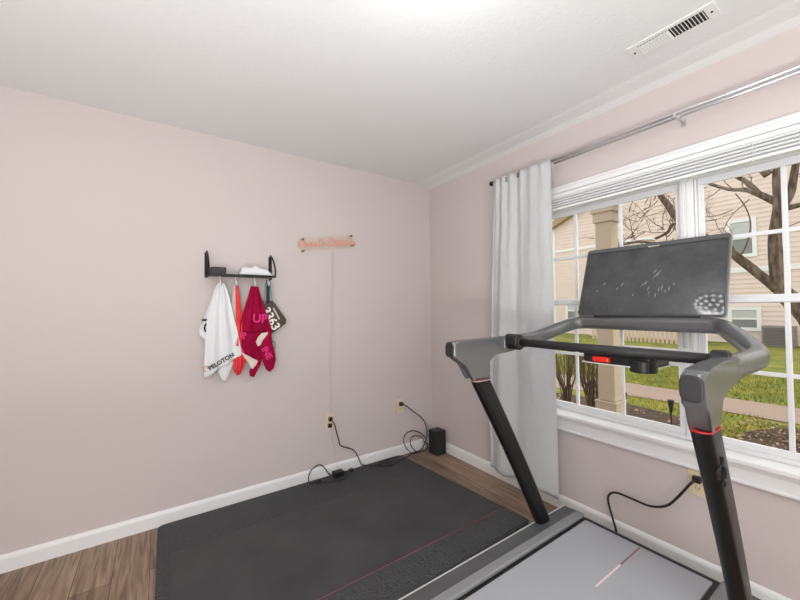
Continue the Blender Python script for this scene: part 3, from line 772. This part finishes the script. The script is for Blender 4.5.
# ------------------------------------------------------------------ ceiling lamp (its reflection shows in the screen)
LX, LY = -1.40, -1.81
t = thing('ceiling_lamp', 'round crystal flush ceiling lamp above the treadmill', 'lamp', (LX, LY, H))
bm = B(); cyl(bm, (LX, LY, H-.015), (LX, LY, H), .125, 40); part('base_plate', bm, M_bezel, t)
bm = B(); 
for rr_, zz, n in ((.125, H-.027, 18), (.092, H-.046, 12), (.055, H-.058, 7), (.0, H-.064, 1)):
    for k in range(n):
        a = 2*PI*(k+.5*(n % 2))/n; part('crystal_bead', ball(B(), (LX+rr_*math.cos(a), LY+rr_*math.sin(a), zz), .0125, sub=1), M_bulb, t)

# ------------------------------------------------------------------ outdoors
GZ = -.32
struct('ground', box(B(), (.14, -14, GZ-.1), (40, 20, GZ)), M_lawn)
bm = B(); prism(bm, [(4.15, 1.7), (4.75, .5), (4.86, -.4), (4.92, -6), (5.95, -6), (5.92, -.5), (5.85, .8), (5.65, 2.4), (5.3, 5), (3.0, 5)], 'z', GZ, GZ+.015)
struct('path', bm, M_path)
def blob(bm, cx, cy, rx, ry, z0, z1, n=40, seed=0):
    pts = []
    for k in range(n):
        a = 2*PI*k/n; f = 1+.12*noise.noise(Vector((math.cos(a)*2+seed, math.sin(a)*2, seed)))
        pts.append((cx+rx*f*math.cos(a), cy+ry*f*math.sin(a)))
    return prism(bm, pts, 'z', z0, z1)
bm = B(); prism(bm, [(.14, 5), (.14, -1.6), (2.0, -1.65), (3.0, -1.38), (3.9, -.98), (4.1, -.35), (4.15, .35), (3.9, 1.3), (3.0, 3)], 'z', GZ, GZ+.02)
struct('garden_bed', bm, M_mulch)
bm = B(); blob(bm, 3.85, -1.98, .75, .62, GZ, GZ+.022, seed=3); struct('tree_bed', bm, M_mulch)
# grass
def inpoly(x, y):
    if x < 4.2 and ((x-3.85)/.72)**2+((y+1.98)/.6)**2 < 1: return False
    if x < 2.0 and y > -1.6: return False
    if 2.0 <= x < 4.15 and y > -1.63+(x-2.0)*.33+.07*math.sin(x*9): return False
    if 4.15 < x < 5.95 and not (x < 4.85 and y < .3): return False
    return True
bm = B(); rg = random.Random(5); cnt = 0
while cnt < 15000:
    x = 1.2+rg.random()**.9*8.5; y = -4.0+rg.random()*8
    if not inpoly(x, y): continue
    if noise.noise(Vector((x*1.3, y*1.3, 0))) < -.32 and x < 4.2: continue
    h = .035+.04*rg.random(); a = rg.random()*PI; w = .006+.004*rg.random(); l = (rg.random()-.5)*.05; m_ = (rg.random()-.5)*.05
    v = [bm.verts.new(p_) for p_ in ((x-w*math.cos(a), y-w*math.sin(a), GZ-.002), (x+w*math.cos(a), y+w*math.sin(a), GZ-.002), (x+l, y+m_, GZ+h))]
    bm.faces.new(v); cnt += 1
tag(link('lawn_grass', bm, M_blade), 'short yellow-green grass blades covering the lawn outside', 'grass', kind='stuff')
bm = B()
for k in range(1500):
    if rg.random() < .6: x = .5+rg.random()*3.4; y = -1.5+rg.random()*4
    else: x = 3.1+rg.random()*1.6; y = -2.7+rg.random()*1.5
    s_ = .012+.02*rg.random(); a = rg.random()*6; dz = rg.random()*.015
    v = [bm.verts.new((x+s_*math.cos(a+k_*PI/2)*(1 if k_ % 2 else .5), y+s_*math.sin(a+k_*PI/2)*(1 if k_ % 2 else .5), GZ+.026+dz*(k_ % 3))) for k_ in range(4)]
    bm.faces.new(v)
tag(link('fallen_leaves', bm, M_leaf), 'small tan fallen leaves scattered over the mulch beds', 'leaves', kind='stuff')

# porch column
t = thing('porch_column', 'tan tapered porch column on a wider base outside the window', 'column', (1.58, -.855, GZ))
def frustum(bm, x, y, z0, z1, a0, a1):
    lo = [bm.verts.new((x+sx*a0, y+sy*a0, z0)) for sx, sy in ((-1, -1), (1, -1), (1, 1), (-1, 1))]
    hi = [bm.verts.new((x+sx*a1, y+sy*a1, z1)) for sx, sy in ((-1, -1), (1, -1), (1, 1), (-1, 1))]
    bm.faces.new(lo[::-1]); bm.faces.new(hi)
    for i in range(4): bm.faces.new((lo[i], lo[(i+1) % 4], hi[(i+1) % 4], hi[i]))
    return bm
bm = frustum(B(), 1.58, -.855, .36, 2.13, .078, .073); part('shaft', bm, M_colm, t, bevel=.004)
bm = B(); box(bm, (1.48, -.955, GZ), (1.68, -.755, .345)); box(bm, (1.475, -.960, .335), (1.685, -.750, .355)); part('pedestal', bm, M_colm, t, bevel=.005)
bm = B(); box(bm, (1.49, -.945, 2.12), (1.67, -.765, 2.215)); box(bm, (1.475, -.96, 2.215), (1.685, -.75, 2.34)); part('capital', bm, M_colm, t, bevel=.005)
t = struct('porch_beam', box(B(), (1.49, -6, 2.341), (1.69, -.77, 2.5)), M_colm)

# neighbouring house
FX = 18
def house():
    t = thing('neighbour_house', 'pale peach clapboard house with white trimmed windows across the lawn', 'house', (FX, 3, GZ))
    bm = B(); lap = .19
    # gable wall from y=10 (left) to y=-16, siding laps as a saw-tooth profile
    def top(y): return 6.15+(10-y)*.42 if y > 3 else max(3.0, 9.09-(3-y)*.42)
    z = GZ
    while z < 9.2:
        # extent in y where wall is at least this high
        yl = 10 if z < 6.15 else 10-(z-6.15)/.42
        yr = -16 if z < 2 else (3-(9.09-z)/.42 if z > 3.0 else -16)
        yr = max(yr, -16)
        if yl > yr: prism(bm, [(FX, z), (FX-.03, z), (FX-.006, z+lap), (FX, z+lap)], 'y', yr, yl)
        z += lap
    box(bm, (FX, -16, GZ), (FX+.2, 10, 3.0))
    part('clapboard_wall', bm, M_siding, t)
    bm = B()
    prism(bm, [(10, 2.9), (10, 6.15), (3, 9.09), (-16, 1.2+2.0), (-16, 2.9)], 'x', FX+.0, FX+.25); part('gable_wall', bm, M_siding, t)
    bm = B(); prism(bm, [(10.6, 5.75), (3, 8.95), (3, 9.35), (10.6, 6.15)], 'x', FX-.35, FX+6); prism(bm, [(3, 8.95), (-10, 3.6), (-10, 4.0), (3, 9.35)], 'x', FX-.35, FX+6); part('roof_edge', bm, M_roof, t)
    bm = B(); box(bm, (FX-.05, 9.85, GZ), (FX, 10.0, 6.1)); box(bm, (FX-.06, -16, 2.62), (FX-.02, 3.4, 2.82)); box(bm, (FX-.06, 4.6, 4.55), (FX-.02, 9.85, 4.68)); part('trim_board', bm, M_stone, t)
    def win(y0, y1, z0, z1, b=.14):
        bm = B(); f = FX-.03
        box(bm, (f-.05, y1-b, z0-b), (f, y0+b, z0)); box(bm, (f-.05, y1-b, z1), (f, y0+b, z1+b)); box(bm, (f-.05, y1-b, z0), (f, y1, z1)); box(bm, (f-.05, y0, z0), (f, y0+b, z1))
        box(bm, (f-.035, y1, (z0+z1)/2-.035), (f, y0, (z0+z1)/2+.035))
        w = part('house_window', bm, M_stone, t)
        link('pane', box(B(), (f-.015, y1, z0), (f-.005, y0, z1)), M_pane, w)
        link('inner_blind', box(B(), (f-.022, y1, (z0+z1)/2+.035), (f-.016, y0, z1)), M_screenmesh, w)
    win(1.80, 1.14, 3.38, 4.72); win(1.83, 1.08, .33, 1.05); win(9.1, 8.2, .55, 1.5)
house()
for i, yy in enumerate((.36,)):
    t = thing('air_conditioner', 'grey outdoor cooling unit against the far house wall', 'air conditioner', (17.2, yy, GZ))
    bm = B(); box(bm, (16.9, yy-.42, GZ), (17.6, yy+.42, GZ+.78)); part('cabinet', bm, M_ac, t, bevel=.02)
    bm = B()
    for k in range(12): box(bm, (16.885, yy-.36, GZ+.08+k*.055), (16.9, yy+.36, GZ+.10+k*.055))
    part('grille', bm, M_bezel, t)
# picket fence in front of the house
t = thing('picket_fence', 'pale wooden picket fence in front of the far house', 'fence', (15.5, 4, GZ))
for k in range(26):
    yy = 2.35+k*.16
    bm = B(); prism(bm, [(yy, GZ), (yy+.09, GZ), (yy+.09, GZ+.72), (yy+.045, GZ+.78), (yy, GZ+.72)], 'x', 15.5, 15.52); part('picket', bm, M_fence, t)
for zz in (GZ+.15, GZ+.55): part('fence_rail', box(B(), (15.52, 2.3, zz), (15.56, 6.6, zz+.07)), M_fence, t)

# tree
def limb(bm, pts, r0, r1, n=10, seed=0, wob=.18):
    P = smoothpath(pts, 6); q = [p_+Vector((noise.noise(p_*2.1+Vector((seed, 0, 0))), noise.noise(p_*2.1+Vector((0, seed, 5))), 0))*r0*wob for p_ in P]
    return sweep(bm, q, lambda t_: [(a*(1+.12*math.sin(3*i+t_*9)), b*(1+.12*math.cos(2*i+t_*7))) for i, (a, b) in enumerate(ring_pts(n))], scale=lambda t_: r0+(r1-r0)*t_)
TWIG = []
def twigs(bm, start, direction, length, r, depth, rg):
    p0 = Vector(start); d = Vector(direction).normalized(); pts = [p0]; 
    n = 5
    for k in range(n):
        d = (d+Vector((rg.uniform(-1, 1), rg.uniform(-1, 1), rg.uniform(-.7, 1)))*.33).normalized(); pts.append(pts[-1]+d*length/n)
    tube(bm, pts, r, 5, scale=lambda q: 1-.7*q)
    if depth > 0:
        for k in range(2, n+1):
            if rg.random() < .8:
                dd = (d+Vector((rg.uniform(-1, 1), rg.uniform(-1, 1), rg.uniform(-.8, 1)))).normalized()
                twigs(bm, pts[k], dd, length*rg.uniform(.4, .7), r*.6, depth-1, rg)
t = thing('leafless_tree', 'bare brown forked tree growing from the mulch outside the right window', 'tree', (3.9, -1.95, GZ))
bm = B()
limb(bm, [(3.95, -1.97, GZ), (3.95, -1.955, .2), (3.95, -1.94, .7), (4.0, -1.92, 1.05), (4.0, -1.80, 1.28), (4.0, -1.68, 1.44)], .14, .082, 14, 1)
limb(bm, [(4.0, -1.70, 1.38), (4.0, -1.665, 1.70), (4.0, -1.655, 2.1), (4.0, -1.70, 2.45), (4.02, -1.70, 2.80), (4.05, -1.74, 3.4)], .066, .05, 12, 2)
part('trunk', bm, M_bark, t, smooth=True)
bm = B(); limb(bm, [(4.0, -1.655, 1.46), (3.98, -1.50, 1.66), (3.95, -1.33, 1.88), (3.93, -1.20, 2.05), (3.92, -1.0, 2.22), (3.9, -.82, 2.36)], .056, .034, 10, 3); part('branch', bm, M_bark, t, smooth=True)
bm = B(); limb(bm, [(4.02, -1.69, 2.50), (3.98, -1.56, 2.62), (3.93, -1.42, 2.72), (3.88, -1.28, 2.76), (3.85, -1.07, 2.90)], .042, .016, 8, 4); part('branch', bm, M_bark, t, smooth=True)
bm = B(); limb(bm, [(3.97, -1.54, 2.64), (3.95, -1.42, 2.83), (3.9, -1.27, 2.98), (3.9, -1.1, 3.15)], .032, .014, 8, 5); part('branch', bm, M_bark, t, smooth=True)
bm = B(); limb(bm, [(4.02, -1.71, 2.45), (4.05, -1.79, 2.62), (4.05, -1.84, 2.95), (4.1, -1.9, 3.3)], .045, .03, 8, 6); part('branch', bm, M_bark, t, smooth=True)
bm = B(); limb(bm, [(4.0, -1.68, 2.42), (4.0, -1.85, 2.43), (4.0, -2.1, 2.5)], .04, .02, 8, 6); part('branch', bm, M_bark, t, smooth=True)
bm = B(); limb(bm, [(3.98, -1.62, 2.86), (3.97, -1.57, 2.93), (3.96, -1.545, 2.93)], .045, .035, 8, 6); part('branch', bm, M_bark, t, smooth=True)
bm = B(); rg = random.Random(21)
tube(bm, [(3.93, -1.33, 2.7), (3.92, -1.42, 2.5), (3.92, -1.46, 2.28), (3.93, -1.42, 2.05), (3.95, -1.33, 1.85)], .007, 6, smooth=6)
for (p_, d_) in (((3.9, -1.15, 2.85), (-.1, .5, .3)), ((3.9, -1.3, 2.78), (0, .5, .6)), ((3.92, -1.4, 2.75), (0, .2, 1)), ((3.95, -1.5, 2.7), (0, .1, 1)), ((3.9, -1.2, 2.8), (0, 1, -.3)), ((3.92, -1.2, 3.0), (0, .5, .4)), ((4.0, -1.9, 2.44), (0, -.5, .8)), ((4.0, -2.0, 2.46), (0, -.4, .7)), ((4.05, -1.84, 2.8), (0, -.6, .3)), ((4.0, -1.9, 2.44), (0, -.6, -.2)), ((3.9, -1.15, 2.4), (0, 1, .1)), ((3.9, -1.05, 2.85), (0, 1, -.2)), ((3.93, -1.3, 2.0), (0, .5, .9)), ((3.95, -1.45, 2.6), (0, .6, -.5)), ((4.02, -1.75, 2.2), (0, -.8, .5)), ((4.05, -1.9, 2.9), (0, -.5, -.5)), ((3.9, -.9, 2.3), (0, .8, .5)), ((3.92, -1.3, 2.5), (0, .8, -.1))):
    twigs(bm, p_, d_, .45, .006, 2, rg)
part('twigs', bm, M_twig, t)['kind'] = 'stuff'
t = thing('leafless_tree', 'second bare tree outside the left window, seen as a leaning limb with fine twigs', 'tree', (4.6, .3, GZ))
bm = B(); limb(bm, [(6.6, -.14, GZ), (6.6, -.13, 1.0), (6.6, -.13, 2.0), (6.6, -.10, 2.6), (6.6, .07, 2.97), (6.6, .25, 3.32), (6.6, .42, 3.65), (6.6, .6, 4.1)], .10, .045, 10, 8); part('trunk', bm, M_bark, t, smooth=True)
bm = B(); limb(bm, [(6.6, -.24, 2.25), (6.6, .1, 2.50), (6.6, .5, 2.60), (6.55, .8, 2.68), (6.5, 1.2, 2.66)], .045, .018, 8, 9); part('branch', bm, M_bark, t, smooth=True)
bm = B(); rg = random.Random(33)
bm_ = tube(bm, [(6.6, .03, 2.92), (6.58, .2, 2.94), (6.58, .28, 2.80), (6.58, .5, 2.70)], .028, 6, smooth=4)
for k in range(34):
    q = rg.random(); twigs(bm, (6.58, .05+1.5*q, 2.6+.3*rg.random()+.7*(rg.random() < .45)), (rg.uniform(-.3, .3), rg.uniform(-.3, 1), rg.uniform(-.6, 1)), .55, .010, 2, rg)
part('twigs', bm, M_twig, t)['kind'] = 'stuff'

# shrubs by the column
def shrub(x, y, h, label, seed, n=44):
    t = thing('bare_shrub', label, 'shrub', (x, y, GZ), 'bare shrubs in the garden bed')
    rg = random.Random(seed); bm = B()
    for k in range(n):
        a = rg.random()*2*PI; sp = rg.uniform(.05, .28)
        pts = [(x+.04*math.cos(a), y+.04*math.sin(a), GZ)]
        for j in range(1, 5):
            q = j/4; pts.append((x+sp*q*math.cos(a)+rg.uniform(-.03, .03), y+sp*q*math.sin(a)+rg.uniform(-.03, .03), GZ+h*q*rg.uniform(.85, 1)))
        tube(bm, pts, .009, 5, scale=lambda q: 1-.7*q, smooth=3)
        for j in (2, 3): twigs(bm, pts[j], (math.cos(a), math.sin(a), 1), .22, .004, 1, rg)
    part('stems', bm, M_shrub, t)['kind'] = 'stuff'
    bm = B()
    for k in range(160):
        a = rg.random()*2*PI; q = rg.random()*.32; c = Vector((x+q*math.cos(a), y+q*math.sin(a), GZ+h*rg.uniform(.45, 1.05))); s_ = .012
        bm.faces.new([bm.verts.new(c+Vector((rg.uniform(-s_, s_), rg.uniform(-s_, s_), rg.uniform(-s_, s_)))) for _ in range(3)])
    part('leaves', bm, M_shrubleaf, t)['kind'] = 'stuff'
shrub(2.75, -.08, 1.12, 'bare brown shrub just left of the porch column', 4)
shrub(3.3, .62, 1.0, 'bare brown shrub farthest left, beside the curtain edge', 6, 34)
# solar lantern stakes
def lantern(x, y, label, h=.34):
    t = thing('solar_lantern', label, 'garden light', (x, y, GZ))
    bm = B(); cyl(bm, (x, y, GZ), (x, y, GZ+h-.1), .010, 10); part('stake', bm, M_lantern, t)
    bm = B(); tube(bm, [(x, y, GZ+h-.14), (x, y, GZ+h-.06), (x, y, GZ+h), (x, y, GZ+h+.02)], 0.036, 14, scale=lambda q: .45+.55*min(1, q*1.6)); part('lamp_head', bm, M_lantern, t, smooth=False)
lantern(3.45, -.735, 'dark garden light stake at the mulch edge, right of the column')
lantern(2.7, -.49, 'dark garden light stake almost hidden behind the porch column', 0.50)

# ------------------------------------------------------------------ light
w = bpy.data.worlds.new('sky'); S.world = w; w.use_nodes = True
N = w.node_tree.nodes; L = w.node_tree.links; bg = N['Background']
sky = N.new('ShaderNodeTexSky'); sky.sky_type = 'HOSEK_WILKIE' if False else 'NISHITA'
sky.sun_disc = False; sky.sun_elevation = math.radians(38); sky.sun_rotation = math.radians(120); sky.air_density = 1.2; sky.dust_density = 5; sky.ozone_density = 1
mix = N.new('ShaderNodeMix'); mix.data_type = 'RGBA'; mix.inputs[0].default_value = .96
sc_ = N.new('ShaderNodeMix'); 
L.new(sky.outputs[0], mix.inputs[6]); mix.inputs[7].default_value = (1.0, .985, .96, 1)
L.new(mix.outputs[2], bg.inputs['Color']); bg.inputs['Strength'].default_value = 1.45
def light(name, kind, loc, energy, size=None, rot=None, color=(1, 1, 1), sy=None):
    ld = bpy.data.lights.new(name, kind); ld.energy = energy; ld.color = color
    if kind == 'AREA':
        ld.shape = 'RECTANGLE' if sy else 'SQUARE'; ld.size = size
        if sy: ld.size_y = sy
    elif kind == 'SUN': ld.angle = size
    else: ld.shadow_soft_size = size
    o = bpy.data.objects.new(name, ld); COL.objects.link(o); o.location = loc
    if rot: o.rotation_euler = rot
    return o
sun = light('sun', 'SUN', (8, -8, 10), 1.6, math.radians(20), color=(1, .96, .9))
sun.rotation_euler = Vector((-.15, .75, -.7)).to_track_quat('-Z', 'Y').to_euler()
light('lamp_light', 'POINT', (LX, LY, H-.24), 2.5, .12, color=(.97, 1, 1))
light('rear_ceiling_fill', 'AREA', (-2.3, -3.3, H-.03), 10, 1.2, (0, 0, 0), (.96, 1, 1), 1.2)  # added soft fill under the ceiling behind the camera, no fixture there
light('rear_wall_fill', 'AREA', (-2.5, YB+.06, 1.2), 38, 1.5, (PI/2, 0, 0), (.975, .995, 1), 2.0)  # added fill panel at the front wall; no doorway is modelled
light('upward_fill', 'AREA', (-2.5, -2.9, .7), 64, .8, (PI, 0, 0), (.975, 1, 1.005), .8)  # added unseen fill aimed up to brighten the ceiling

S.view_settings.view_transform = 'Standard'; S.view_settings.look = 'None'
S.view_settings.exposure = 0; S.view_settings.gamma = 1; S.view_settings.use_curve_mapping = False
